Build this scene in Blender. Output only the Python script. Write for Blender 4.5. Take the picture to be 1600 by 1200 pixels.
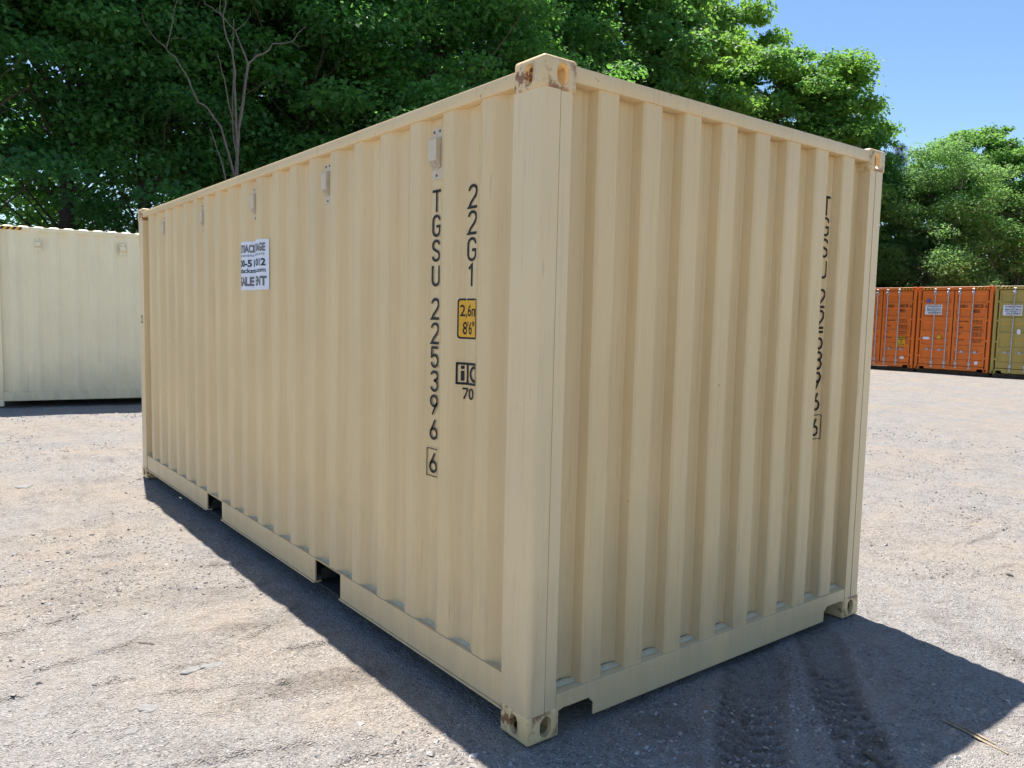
import bpy, bmesh, math, random
import numpy as np
from mathutils import Matrix, Vector

for _o in list(bpy.data.objects):
    bpy.data.objects.remove(_o)
SC = bpy.context.scene
COL = SC.collection

# ------------------------------------------------------------------ camera
CAM = (-1.8451, -2.2202, 1.6508)
YAW, PITCH, ROLL = 0.9085, -0.0856, 0.02263
fw = Vector((math.cos(PITCH) * math.cos(YAW), math.cos(PITCH) * math.sin(YAW), math.sin(PITCH)))
rt = fw.cross(Vector((0, 0, 1))).normalized()
up = rt.cross(fw)
rt, up = (math.cos(ROLL) * rt + math.sin(ROLL) * up), (-math.sin(ROLL) * rt + math.cos(ROLL) * up)
cd = bpy.data.cameras.new('camera')
cam = bpy.data.objects.new('camera', cd)
COL.objects.link(cam)
cam.matrix_world = Matrix(((rt.x, up.x, -fw.x, CAM[0]), (rt.y, up.y, -fw.y, CAM[1]), (rt.z, up.z, -fw.z, CAM[2]), (0, 0, 0, 1)))
cd.sensor_width = 36.0
cd.lens = 1228.7 / 1600 * 36.0
cd.clip_start = 0.05
cd.clip_end = 3000
SC.camera = cam

# ------------------------------------------------------------------ sky, sun, exposure
SUN = Vector((0.207, 1.01, 2.591)).normalized()
SUN_EL = math.asin(SUN.z)
SUN_AZ = math.atan2(SUN.x, SUN.y)
w = bpy.data.worlds.new('World')
SC.world = w
w.use_nodes = True
nt = w.node_tree
bg = nt.nodes['Background']
sky = nt.nodes.new('ShaderNodeTexSky')
sky.sky_type = 'NISHITA'
sky.sun_disc = False
sky.sun_elevation = SUN_EL
sky.sun_rotation = SUN_AZ
sky.altitude = 100
sky.air_density = 1.0
sky.dust_density = 0.3
sky.ozone_density = 2.6
hs = nt.nodes.new('ShaderNodeHueSaturation')
hs.inputs['Saturation'].default_value = 1.10
nt.links.new(sky.outputs[0], hs.inputs['Color'])
nt.links.new(hs.outputs[0], bg.inputs[0])
bg.inputs[1].default_value = 0.095
sd = bpy.data.lights.new('sun', 'SUN')
sd.energy = 5.0
sd.angle = math.radians(0.53)
sd.color = (1.0, 0.955, 0.89)
sun = bpy.data.objects.new('sun', sd)
COL.objects.link(sun)
sun.rotation_euler = (-SUN).to_track_quat('-Z', 'Y').to_euler()
SC.view_settings.view_transform = 'Standard'
SC.view_settings.look = 'None'
SC.view_settings.exposure = 0.95
SC.view_settings.gamma = 1.0
SC.cycles.max_bounces = 5
SC.cycles.diffuse_bounces = 2
SC.cycles.adaptive_threshold = 0.025
SC.cycles.glossy_bounces = 2
SC.cycles.transmission_bounces = 3
SC.cycles.transparent_max_bounces = 4

rng = np.random.default_rng(7)
random.seed(7)

# ------------------------------------------------------------------ object helpers
def link(name, me, mat=None, parent=None):
    o = bpy.data.objects.new(name, me)
    COL.objects.link(o)
    if mat is not None and me is not None and len(me.materials) == 0:
        me.materials.append(mat)
    if parent is not None:
        o.parent = parent
    return o

def tag(o, label=None, cat=None, group=None, kind=None):
    if label: o['label'] = label
    if cat: o['category'] = cat
    if group: o['group'] = group
    if kind: o['kind'] = kind
    return o

def empty(name, loc=(0, 0, 0), rz=0.0):
    o = bpy.data.objects.new(name, None)
    o.empty_display_size = 0.3
    COL.objects.link(o)
    o.location = loc
    o.rotation_euler = (0, 0, rz)
    return o

def np_mesh(name, V, F, smooth=False):
    """V (n,3), F (m,k) with a fixed k"""
    V = np.asarray(V, np.float32); F = np.asarray(F, np.int32)
    me = bpy.data.meshes.new(name)
    me.vertices.add(len(V)); me.vertices.foreach_set('co', V.ravel())
    k = F.shape[1]
    me.loops.add(F.size); me.loops.foreach_set('vertex_index', F.ravel())
    me.polygons.add(len(F))
    me.polygons.foreach_set('loop_start', np.arange(0, F.size, k, dtype=np.int32))
    me.polygons.foreach_set('loop_total', np.full(len(F), k, np.int32))
    me.polygons.foreach_set('use_smooth', np.full(len(F), smooth, bool))
    me.update(calc_edges=True)
    return me

class MB:
    """collects boxes, prisms, tubes; build() links them as one mesh object"""
    def __init__(s):
        s.v = []; s.f = []
    def add(s, V, F):
        n = len(s.v); s.v += [tuple(p) for p in V]; s.f += [tuple(i + n for i in q) for q in F]
        return s
    def box(s, x0, x1, y0, y1, z0, z1):
        V = [(x0, y0, z0), (x1, y0, z0), (x1, y1, z0), (x0, y1, z0), (x0, y0, z1), (x1, y0, z1), (x1, y1, z1), (x0, y1, z1)]
        return s.add(V, [(0, 3, 2, 1), (4, 5, 6, 7), (0, 1, 5, 4), (1, 2, 6, 5), (2, 3, 7, 6), (3, 0, 4, 7)])
    def prism(s, poly, a0, a1, fn):
        """2D polygon swept from a0 to a1; fn(u, v, a) -> xyz"""
        n = len(poly)
        V = [fn(u, v, a0) for u, v in poly] + [fn(u, v, a1) for u, v in poly]
        F = [tuple(range(n - 1, -1, -1)), tuple(range(n, 2 * n))]
        F += [(i, (i + 1) % n, n + (i + 1) % n, n + i) for i in range(n)]
        return s.add(V, F)
    def tube(s, pts, rad, n=6, cap=True):
        pts = [Vector(p) for p in pts]
        if not hasattr(rad, '__len__'): rad = [rad] * len(pts)
        V = []; F = []
        t0 = (pts[1] - pts[0]).normalized()
        a = t0.orthogonal().normalized()
        for i, p in enumerate(pts):
            t = (pts[min(i + 1, len(pts) - 1)] - pts[max(i - 1, 0)])
            t = t.normalized() if t.length > 1e-9 else t0
            a = (a - a.dot(t) * t)
            a = a.normalized() if a.length > 1e-6 else t.orthogonal().normalized()
            b = t.cross(a)
            for k in range(n):
                an = 2 * math.pi * k / n
                V.append(p + (a * math.cos(an) + b * math.sin(an)) * rad[i])
        for i in range(len(pts) - 1):
            for k in range(n):
                F.append((i * n + k, i * n + (k + 1) % n, (i + 1) * n + (k + 1) % n, (i + 1) * n + k))
        if cap:
            F.append(tuple(range(n - 1, -1, -1))); F.append(tuple((len(pts) - 1) * n + k for k in range(n)))
        return s.add(V, F)
    def mesh(s, name, bevel=0, seg=2, smooth=False, ang=30):
        me = bpy.data.meshes.new(name)
        me.from_pydata(s.v, [], s.f)
        bm = bmesh.new(); bm.from_mesh(me)
        bmesh.ops.recalc_face_normals(bm, faces=bm.faces)
        if bevel:
            es = [e for e in bm.edges if len(e.link_faces) == 2 and e.calc_face_angle(0) > math.radians(ang)]
            bmesh.ops.bevel(bm, geom=es, offset=bevel, segments=seg, profile=0.5, affect='EDGES', clamp_overlap=True)
        for f in bm.faces: f.smooth = smooth
        bm.to_mesh(me); bm.free()
        if smooth:
            me.set_sharp_from_angle(angle=math.radians(40))
        return me
    def build(s, name, mat, parent=None, **k):
        return link(name, s.mesh(name, **k), mat, parent)

# ------------------------------------------------------------------ materials
def new_mat(name):
    m = bpy.data.materials.new(name); m.use_nodes = True
    t = m.node_tree; t.nodes.clear()
    out = t.nodes.new('ShaderNodeOutputMaterial')
    p = t.nodes.new('ShaderNodeBsdfPrincipled')
    t.links.new(p.outputs[0], out.inputs[0])
    return m, t, p, out

def nd(t, typ, **k):
    n = t.nodes.new(typ)
    for a, b in k.items():
        if isinstance(a, str) and hasattr(n, a): setattr(n, a, b)
    return n

def noise(t, vec, scale, detail=4, rough=0.55, dist=0.0):
    n = t.nodes.new('ShaderNodeTexNoise')
    n.inputs['Scale'].default_value = scale; n.inputs['Detail'].default_value = detail
    n.inputs['Roughness'].default_value = rough; n.inputs['Distortion'].default_value = dist
    t.links.new(vec, n.inputs['Vector'])
    return n.outputs['Fac']

def ramp(t, fac, stops):
    r = t.nodes.new('ShaderNodeValToRGB')
    e = r.color_ramp.elements
    while len(e) > 1: e.remove(e[-1])
    for i, (p, c) in enumerate(stops):
        el = e[0] if i == 0 else e.new(p)
        el.position = p
        el.color = (c, c, c, 1) if not hasattr(c, '__len__') else (*c, 1)
    t.links.new(fac, r.inputs[0])
    return r.outputs[0]

def mix(t, fac, a, b, mode='MIX'):
    n = t.nodes.new('ShaderNodeMix'); n.data_type = 'RGBA'; n.blend_type = mode
    for s, i in ((fac, 0), (a, 6), (b, 7)):
        if hasattr(s, 'is_output'): t.links.new(s, n.inputs[i])
        elif i == 0: n.inputs[0].default_value = s
        else: n.inputs[i].default_value = (*s, 1)
    return n.outputs[2]

def mth(t, op, a, b=0.0):
    n = t.nodes.new('ShaderNodeMath'); n.operation = op
    for s, i in ((a, 0), (b, 1)):
        if hasattr(s, 'is_output'): t.links.new(s, n.inputs[i])
        else: n.inputs[i].default_value = s
    return n.outputs[0]

def objvec(t, scale=(1, 1, 1)):
    c = t.nodes.new('ShaderNodeTexCoord')
    m = t.nodes.new('ShaderNodeMapping'); m.inputs['Scale'].default_value = scale
    t.links.new(c.outputs['Object'], m.inputs[0])
    return m.outputs[0]

def bump(t, p, h, strength, dist):
    b = t.nodes.new('ShaderNodeBump'); b.inputs['Strength'].default_value = strength; b.inputs['Distance'].default_value = dist
    t.links.new(h, b.inputs['Height']); t.links.new(b.outputs[0], p.inputs['Normal'])

def plain(name, col, rough=0.5, metal=0.0, var=0.12, scale=30):
    m, t, p, o = new_mat(name)
    v = objvec(t)
    f = noise(t, v, scale)
    c = mix(t, ramp(t, f, [(0.3, 0.0), (0.7, 1.0)]), tuple(x * (1 - var) for x in col), tuple(min(1, x * (1 + var)) for x in col))
    t.links.new(c, p.inputs['Base Color'])
    p.inputs['Roughness'].default_value = rough; p.inputs['Metallic'].default_value = metal
    return m

def paint(name, col, rust=0.0, dust=0.35, rough=0.42, chips=0.5, scratch=0.0, grime=0.0):
    """weathered container paint: faded patches, vertical wash marks, sparse dark chips, rust blotches"""
    m, t, p, o = new_mat(name)
    v = objvec(t)
    vs = objvec(t, (1, 1, 0.06))
    fade = noise(t, v, 1.3, 3)
    c = mix(t, ramp(t, fade, [(0.3, 0.0), (0.72, 1.0)]), tuple(x * 0.94 for x in col), tuple(min(1, x * 1.05) for x in col))
    wash = noise(t, vs, 26, 4, 0.6)
    pale = tuple(min(1, x * 0.6 + 0.29) for x in col)
    c = mix(t, mth(t, 'MULTIPLY', ramp(t, wash, [(0.45, 0.0), (0.75, 1.0)]), dust * 0.5), c, pale)
    streak = noise(t, objvec(t, (1, 1, 0.03)), 60, 3, 0.6)
    c = mix(t, mth(t, 'MULTIPLY', ramp(t, streak, [(0.54, 0.0), (0.74, 1.0)]), 0.24), c, tuple(x * 0.60 for x in col))
    if grime:
        # splashed yard dirt, thick near the ground and thinning out upwards, with ragged runs
        tc = t.nodes.new('ShaderNodeTexCoord'); sx = t.nodes.new('ShaderNodeSeparateXYZ'); t.links.new(tc.outputs['Object'], sx.inputs[0])
        hz = mth(t, 'ADD', sx.outputs[2], mth(t, 'MULTIPLY', noise(t, objvec(t, (1, 1, 0.25)), 9, 4, 0.65), -1.1))
        gm = ramp(t, mth(t, 'ADD', hz, 0.5), [(0.0, 1.0), (0.22, 0.55), (0.75, 0.0)])
        c = mix(t, mth(t, 'MULTIPLY', gm, grime), c, (0.42, 0.33, 0.225))
    # chips : tiny dark specks, only in a few voronoi cells
    vor = t.nodes.new('ShaderNodeTexVoronoi'); vor.inputs['Scale'].default_value = 9.0
    t.links.new(v, vor.inputs['Vector'])
    sep = t.nodes.new('ShaderNodeSeparateColor'); t.links.new(vor.outputs['Color'], sep.inputs[0])
    dot = mth(t, 'LESS_THAN', vor.outputs['Distance'], 0.036)
    few = mth(t, 'GREATER_THAN', sep.outputs[0], 1.0 - 0.22 * chips)
    chip = mth(t, 'MULTIPLY', dot, few)
    c = mix(t, mth(t, 'MULTIPLY', chip, 0.85), c, (0.07, 0.05, 0.035))
    if scratch:
        s1 = noise(t, objvec(t, (40, 40, 1.6)), 3.0, 5, 0.7)
        s2 = noise(t, v, 2.6, 2)
        sm = mth(t, 'MULTIPLY', ramp(t, s1, [(0.61, 0.0), (0.67, 1.0)]), ramp(t, s2, [(0.52, 0.0), (0.62, 1.0)]))
        c = mix(t, mth(t, 'MULTIPLY', sm, scratch), c, (0.16, 0.15, 0.14))
    if rust:
        r1 = noise(t, v, 24, 6, 0.7, 0.4)
        r2 = noise(t, v, 5, 2)
        rm = mth(t, 'MULTIPLY', ramp(t, r1, [(0.68 - 0.08 * rust, 0.0), (0.73 - 0.08 * rust, 1.0)]), ramp(t, r2, [(0.42, 0.0), (0.56, 1.0)]))
        rc = mix(t, noise(t, v, 60), (0.16, 0.05, 0.025), (0.33, 0.14, 0.055))
        c = mix(t, mth(t, 'MULTIPLY', rm, 0.9), c, rc)
    t.links.new(c, p.inputs['Base Color'])
    rr = mth(t, 'ADD', mth(t, 'MULTIPLY', noise(t, v, 6), 0.2), rough - 0.1)
    t.links.new(rr, p.inputs['Roughness'])
    p.inputs['Specular IOR Level'].default_value = 0.4
    bump(t, p, noise(t, objvec(t, (1, 1, 0.35)), 8, 1), 0.12, 0.012)
    return m

TAN = (0.78, 0.572, 0.295)
M_tan = paint('tan container paint', TAN, chips=0.8, scratch=0.35, grime=0.55)
M_tan_post = paint('tan post paint', (0.82, 0.625, 0.355), chips=0.9, scratch=0.85, grime=0.4)
M_tan_cast = paint('tan casting paint', (0.78, 0.575, 0.30), rust=2.2, chips=0.6)
M_tan_rail = paint('tan rail paint', (0.775, 0.575, 0.305), rust=0.5, dust=0.5, grime=0.4)
M_cream = paint('cream container paint', (0.91, 0.80, 0.53), chips=0.5, dust=0.5, grime=0.45, scratch=0.2)
M_cream_cast = paint('cream casting paint', (0.84, 0.76, 0.53), rust=0.5)
M_orange = paint('orange container paint', (0.80, 0.185, 0.026), chips=0.1, dust=0.12)
M_olive = paint('olive container paint', (0.44, 0.325, 0.085), chips=0.1, dust=0.15)
M_black = plain('black marking vinyl', (0.004, 0.004, 0.005), 0.6)
M_grey_ink = plain('grey print', (0.16, 0.15, 0.15), 0.6)
M_teal_ink = plain('dark teal print', (0.008, 0.045, 0.06), 0.6)
M_sign = plain('white sign vinyl', (0.80, 0.82, 0.90), 0.45, var=0.03)
M_yellow = plain('yellow label vinyl', (0.80, 0.42, 0.02), 0.45, var=0.05)
M_vent = plain('painted vent', (0.66, 0.545, 0.39), 0.5, var=0.06)
M_rubber = plain('black rubber gasket', (0.012, 0.012, 0.012), 0.7)
M_galv = plain('galvanised steel', (0.50, 0.50, 0.53), 0.42, 0.55, var=0.15)
M_dark = plain('dark underfloor', (0.03, 0.028, 0.026), 0.8)
M_sealant = plain('sealant', (0.60, 0.525, 0.36), 0.7, var=0.12)
M_timber = plain('old timber', (0.10, 0.075, 0.055), 0.85, var=0.4, scale=12)
M_wood = plain('weathered wood', (0.36, 0.28, 0.18), 0.8, var=0.3, scale=25)
M_redprint = plain('dark print on orange', (0.05, 0.02, 0.012), 0.6)
M_blue = plain('blue sticker', (0.09, 0.13, 0.40), 0.5)
M_slate = plain('grey stone', (0.205, 0.20, 0.19), 0.7, var=0.2)

# ground
def ground_material():
    m, t, p, o = new_mat('compacted gravel and dirt')
    c = t.nodes.new('ShaderNodeTexCoord'); v = c.outputs['Object']
    a = t.nodes.new('ShaderNodeAttribute'); a.attribute_name = 'loose'  # darkening mask: loose soil, plus shade painted into the lug grooves
    big = noise(t, v, 0.55, 4, 0.6)
    mid = noise(t, v, 2.2, 5, 0.62, 0.3)
    fine = noise(t, v, 30, 4, 0.7)
    rocky = ramp(t, mid, [(0.42, 0.12), (0.58, 1.0)])          # where grit lies open; elsewhere packed fine dirt
    col = mix(t, ramp(t, big, [(0.40, 0.0), (0.58, 1.0)]), (0.350, 0.302, 0.255), (0.318, 0.298, 0.280))
    col = mix(t, mth(t, 'MULTIPLY', ramp(t, mid, [(0.30, 1.0), (0.46, 0.0)]), 0.5), col, (0.375, 0.315, 0.255))
    col = mix(t, mth(t, 'MULTIPLY', ramp(t, mid, [(0.50, 0.0), (0.72, 1.0)]), 0.6), col, (0.240, 0.218, 0.200))
    col = mix(t, mth(t, 'MULTIPLY', ramp(t, fine, [(0.50, 0.0), (0.70, 1.0)]), 0.35), col, (0.44, 0.41, 0.38))
    vor = t.nodes.new('ShaderNodeTexVoronoi'); vor.inputs['Scale'].default_value = 125
    t.links.new(v, vor.inputs['Vector'])
    sp = t.nodes.new('ShaderNodeSeparateColor'); t.links.new(vor.outputs['Color'], sp.inputs[0])
    g = ramp(t, sp.outputs[0], [(0.0, 0.22), (0.18, 0.80), (0.5, 1.0), (0.9, 1.12), (1.0, 1.7)])
    col = mix(t, mth(t, 'ADD', mth(t, 'MULTIPLY', rocky, 0.45), 0.35), col, mix(t, 1.0, col, g, 'MULTIPLY'))
    vo2 = t.nodes.new('ShaderNodeTexVoronoi'); vo2.inputs['Scale'].default_value = 42
    t.links.new(v, vo2.inputs['Vector'])
    s2 = t.nodes.new('ShaderNodeSeparateColor'); t.links.new(vo2.outputs['Color'], s2.inputs[0])
    st = mth(t, 'MULTIPLY', mth(t, 'LESS_THAN', vo2.outputs['Distance'], 0.30), mth(t, 'GREATER_THAN', s2.outputs[1], 0.78))
    tone = mix(t, s2.outputs[2], (0.19, 0.19, 0.195), (0.50, 0.48, 0.46))
    col = mix(t, mth(t, 'MULTIPLY', mth(t, 'MULTIPLY', st, rocky), 0.65), col, tone)
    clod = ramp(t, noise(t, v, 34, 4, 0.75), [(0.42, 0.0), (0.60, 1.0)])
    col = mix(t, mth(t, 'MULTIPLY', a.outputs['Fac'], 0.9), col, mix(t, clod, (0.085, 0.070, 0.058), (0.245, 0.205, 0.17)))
    mot = noise(t, v, 8.5, 5, 0.72, 0.5)
    col = mix(t, mth(t, 'MULTIPLY', ramp(t, mot, [(0.50, 0.0), (0.66, 1.0)]), 0.5), col, (0.20, 0.175, 0.155))
    t.links.new(col, p.inputs['Base Color'])
    p.inputs['Roughness'].default_value = 0.93
    p.inputs['Specular IOR Level'].default_value = 0.2
    h = mth(t, 'ADD', mth(t, 'MULTIPLY', noise(t, v, 120, 1, 0.6), 0.6), mth(t, 'MULTIPLY', noise(t, v, 30, 3, 0.7), 1.3))
    bump(t, p, h, 0.9, 0.022)
    return m
M_ground = ground_material()

def stone_material():
    m, t, p, o = new_mat('loose stone')
    g = t.nodes.new('ShaderNodeNewGeometry')
    c = ramp(t, g.outputs['Random Per Island'], [(0.0, (0.16, 0.15, 0.145)), (0.35, (0.30, 0.265, 0.235)), (0.7, (0.38, 0.35, 0.32)), (0.95, (0.41, 0.39, 0.37)), (1.0, (0.50, 0.485, 0.47))])
    t.links.new(c, p.inputs['Base Color']); p.inputs['Roughness'].default_value = 0.9
    return m
M_stone = stone_material()

def leaf_material(name, dark, light, trans, tfac=0.42):
    m, t, p, o = new_mat(name)
    g = t.nodes.new('ShaderNodeNewGeometry')
    oi = t.nodes.new('ShaderNodeObjectInfo')
    c = ramp(t, g.outputs['Random Per Island'], [(0.0, dark), (0.7, light), (1.0, tuple(min(1, x * 1.35) for x in light))])
    tone = ramp(t, oi.outputs['Random'], [(0.0, (0.62, 0.76, 0.85)), (0.5, (0.95, 0.98, 0.95)), (1.0, (1.0, 1.0, 0.80))])
    c = mix(t, 1.0, c, tone, 'MULTIPLY')
    t.links.new(c, p.inputs['Base Color'])
    p.inputs['Roughness'].default_value = 0.5
    p.inputs['Specular IOR Level'].default_value = 0.28
    tr = t.nodes.new('ShaderNodeBsdfTranslucent')
    t.links.new(mix(t, 1.0, trans, tone, 'MULTIPLY'), tr.inputs[0])
    ms = t.nodes.new('ShaderNodeMixShader'); ms.inputs[0].default_value = tfac
    t.links.new(p.outputs[0], ms.inputs[1]); t.links.new(tr.outputs[0], ms.inputs[2]); t.links.new(ms.outputs[0], o.inputs[0])
    return m
M_leaf = leaf_material('maple leaves', (0.030, 0.095, 0.044), (0.072, 0.180, 0.058), (0.28, 0.60, 0.10), 0.47)
M_leaf_b = leaf_material('bright maple leaves', (0.058, 0.138, 0.040), (0.128, 0.255, 0.062), (0.32, 0.58, 0.10), 0.48)
M_leaf_c = leaf_material('fine grey green leaves', (0.10, 0.20, 0.085), (0.185, 0.33, 0.13), (0.36, 0.62, 0.17), 0.50)
M_pine = leaf_material('pine needles', (0.022, 0.045, 0.030), (0.04, 0.07, 0.045), (0.03, 0.06, 0.03), 0.15)
M_bark = plain('dark bark', (0.065, 0.052, 0.042), 0.9, var=0.4, scale=9)
M_bark_pale = plain('pale bark', (0.24, 0.21, 0.18), 0.85, var=0.25, scale=7)
M_deadwood = plain('weathered dead wood', (0.115, 0.103, 0.092), 0.85, var=0.3, scale=9)

# ------------------------------------------------------------------ numpy noise for relief
_perm = np.random.default_rng(3).random((256, 256)).astype(np.float32)
def vnoise(x, y):
    xi = np.floor(x).astype(int); yi = np.floor(y).astype(int)
    fx = x - xi; fy = y - yi
    fx = fx * fx * (3 - 2 * fx); fy = fy * fy * (3 - 2 * fy)
    a = _perm[xi % 256, yi % 256]; b = _perm[(xi + 1) % 256, yi % 256]
    c = _perm[xi % 256, (yi + 1) % 256]; d = _perm[(xi + 1) % 256, (yi + 1) % 256]
    return (a + (b - a) * fx) * (1 - fy) + (c + (d - c) * fx) * fy - 0.5

def smooth(e0, e1, x):
    t = np.clip((x - e0) / (e1 - e0), 0, 1)
    return t * t * (3 - 2 * t)

def strip(x, y, p, q):
    """along and across distance to a line p -> q"""
    d = np.array(q, float) - np.array(p, float); L = np.hypot(*d); d /= L
    rx, ry = x - p[0], y - p[1]
    return rx * d[0] + ry * d[1], -rx * d[1] + ry * d[0], L

def relief(x, y):
    """height and darkening mask of the yard: loose soil, painted lug-groove shade, ledge faces"""
    h = 0.018 * vnoise(x * 0.45 + 7, y * 0.45) + 0.006 * vnoise(x * 1.7, y * 1.7 + 5)
    h += 0.006 * vnoise(x * 4.3 + 3, y * 4.3) + 0.006 * vnoise(x * 11 + 9, y * 11)
    near = 1 - smooth(4, 9, np.hypot(x + 1, y))
    h += near * (0.010 * vnoise(x * 24, y * 24) + 0.011 * np.abs(vnoise(x * 37 + 4, y * 37)) * smooth(-0.2, 0.3, vnoise(x * 1.9, y * 1.9)))
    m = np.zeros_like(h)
    # two lug-tyre tracks pressed into the soil beside the end wall
    for p, q, hw, amp in (((1.62, 0.16), (0.05, -1.0), 0.145, 1.0), ((2.15, 0.16), (0.35, -1.36), 0.115, 0.9)):
        s, c, L = strip(x, y, p, q)
        wob = 0.04 * vnoise(s * 3, s * 0 + 2)
        inside = 1 - smooth(hw * 0.75, hw * 1.15, np.abs(c + wob))
        edge = np.exp(-((np.abs(c + wob) - hw * 1.15) / 0.03) ** 2)
        lug = np.sin((s + 0.55 * np.abs(c) + 0.11 * vnoise(x * 6, y * 6) + 0.05 * vnoise(x * 15, y * 15)) * 2 * math.pi / 0.082)
        patch = smooth(-0.30, 0.25, vnoise(s * 2.2 + 11, c * 5) + 0.1)
        h += amp * inside * (-0.012 + patch * (0.011 * smooth(-0.3, 0.7, lug) + 0.010 * np.abs(vnoise(x * 24, y * 24)))) + amp * edge * 0.008
        m = np.maximum(m, inside * (0.15 + 0.85 * patch * (0.40 + 0.60 * smooth(-0.3, 0.7, -lug + 2.2 * vnoise(x * 17, y * 17)))))  # loose soil in the track; grooves darker still, relief shade put into colour
    # crumbled lip right of the container
    for p, q, a in (((3.2, 0.5), (2.45, -1.0), 0.026), ((4.6, 3.2), (3.2, 0.5), 0.018), ((-1.25, 5.75), (0.0, 6.1), 0.014), ((-1.6, 3.6), (-0.3, 2.95), 0.018), ((-1.4, 2.62), (-0.1, 2.2), 0.018), ((-1.9, 2.05), (-0.2, 1.75), 0.013), ((-0.95, 0.62), (-0.1, 0.80), 0.015)):
        s, c, L = strip(x, y, p, q)
        c = c + 0.16 * vnoise(s * 1.3 + 3, s * 0 + 1) + 0.05 * vnoise(s * 6, s * 0 + 8)
        on = smooth(-0.1, 0.2, s) * (1 - smooth(L - 0.2, L + 0.1, s)) * smooth(-0.25, 0.2, vnoise(s * 3.2 + 5, s * 0 + 9) + 0.12)
        h += on * a * np.exp(-(c / 0.05) ** 2) * (0.35 + 1.3 * np.abs(vnoise(x * 28, y * 28)))
        m = np.maximum(m, on * 0.55 * np.exp(-(c / 0.075) ** 2))
    # short broken ledges left by tyres: a steep face towards the photographer, a gentle back
    rl = random.Random(21)
    for i in range(64):
        if i < 46: ex, ey = rl.uniform(-1.9, -0.1), rl.uniform(0.2, 7.5)
        else: ex, ey = rl.uniform(2.5, 6.5), rl.uniform(-0.9, 4.5)
        an = rl.gauss(-0.12, 0.28); ln = rl.uniform(0.15, 0.75); st = rl.uniform(0.008, 0.019)
        sel = (np.abs(x - ex) < ln + 0.4) & (np.abs(y - ey) < 0.4 + ln * 0.6)
        if not sel.any(): continue
        xs, ys = x[sel], y[sel]
        ux = (xs - ex) * math.cos(an) + (ys - ey) * math.sin(an); uy = -(xs - ex) * math.sin(an) + (ys - ey) * math.cos(an)
        uy = uy + 0.10 * vnoise(ux * 3.1 + i * 7, ux * 0 + i) + 0.035 * vnoise(ux * 13 + i * 3, ux * 0 + i)
        on = 1 - smooth(0.6, 1.0, np.abs(ux) / ln)
        on = on * smooth(-0.25, 0.1, vnoise(ux * 6 + i, ux * 0 + 2 * i) + 0.08)
        h[sel] += on * st * 0.85 * smooth(-0.009, 0.006, uy) * (1 - smooth(0.02, 0.30, uy))
        m[sel] = np.maximum(m[sel], on * 0.38 * np.exp(-((uy + 0.004) / 0.014) ** 2))  # darkens a thin line along the steep face
    # loose clods
    for cx, cy, rx, ry, ang, a in ((-0.40, 0.98, 0.30, 0.12, -0.2, 1.0), (-0.65, 2.45, 0.55, 0.12, -0.25, 0.45), (-0.72, 1.02, 0.22, 0.09, 0.3, 0.5), (0.55, -0.2, 0.14, 0.22, 0.5, 0.7), (-1.15, 2.75, 0.25, 0.22, 0, 0.4)):
        ux = (x - cx) * math.cos(ang) + (y - cy) * math.sin(ang); uy = -(x - cx) * math.sin(ang) + (y - cy) * math.cos(ang)
        r = np.hypot(ux / rx, uy / ry) + 0.7 * vnoise(x * 7, y * 7)
        k = (1 - smooth(0.55, 1.1, r)) * a
        h += k * (0.034 * np.abs(vnoise(x * 20, y * 20)) + 0.02 * np.abs(vnoise(x * 45, y * 45)) - 0.002)
        m = np.maximum(m, k * 0.55)
    # the ground is pressed flat under the tan container
    dx = np.maximum(np.maximum(-x, x - 2.438), 0); dy = np.maximum(np.maximum(-y, y - 6.058), 0)
    f = smooth(0.0, 0.28, np.hypot(dx, dy))
    h = h * (0.25 + 0.75 * f) - 0.004 - (1 - f) * 0.006
    far = smooth(30, 60, np.hypot(x, y))
    return h * (1 - far) - 0.01 * far, m

def axis_lines(a, b, step, far, grow=1.085):
    mid = list(np.arange(a, b + step / 2, step))
    lo = []; s = step; v = a
    while v > -far:
        s *= grow; v -= s; lo.append(v)
    hi = []; s = step; v = mid[-1]
    while v < far:
        s *= grow; v += s; hi.append(v)
    return np.array(lo[::-1] + mid + hi)
gx = axis_lines(-1.9, 3.1, 0.0135, 900); gy = axis_lines(-1.3, 3.4, 0.0135, 900)
GX, GY = np.meshgrid(gx, gy, indexing='ij')
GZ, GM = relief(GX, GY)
nx, ny = GX.shape
idx = np.arange(nx * ny).reshape(nx, ny)
gme = np_mesh('ground', np.stack([GX, GY, GZ], -1).reshape(-1, 3), np.stack([idx[:-1, :-1], idx[1:, :-1], idx[1:, 1:], idx[:-1, 1:]], -1).reshape(-1, 4), True)
at_ = gme.attributes.new('loose', 'FLOAT', 'POINT'); at_.data.foreach_set('value', GM.astype(np.float32).ravel())  # loose soil and painted groove shade share this mask
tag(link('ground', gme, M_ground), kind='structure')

def zat(x, y):
    return float(relief(np.array([x], float), np.array([y], float))[0][0])

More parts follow.
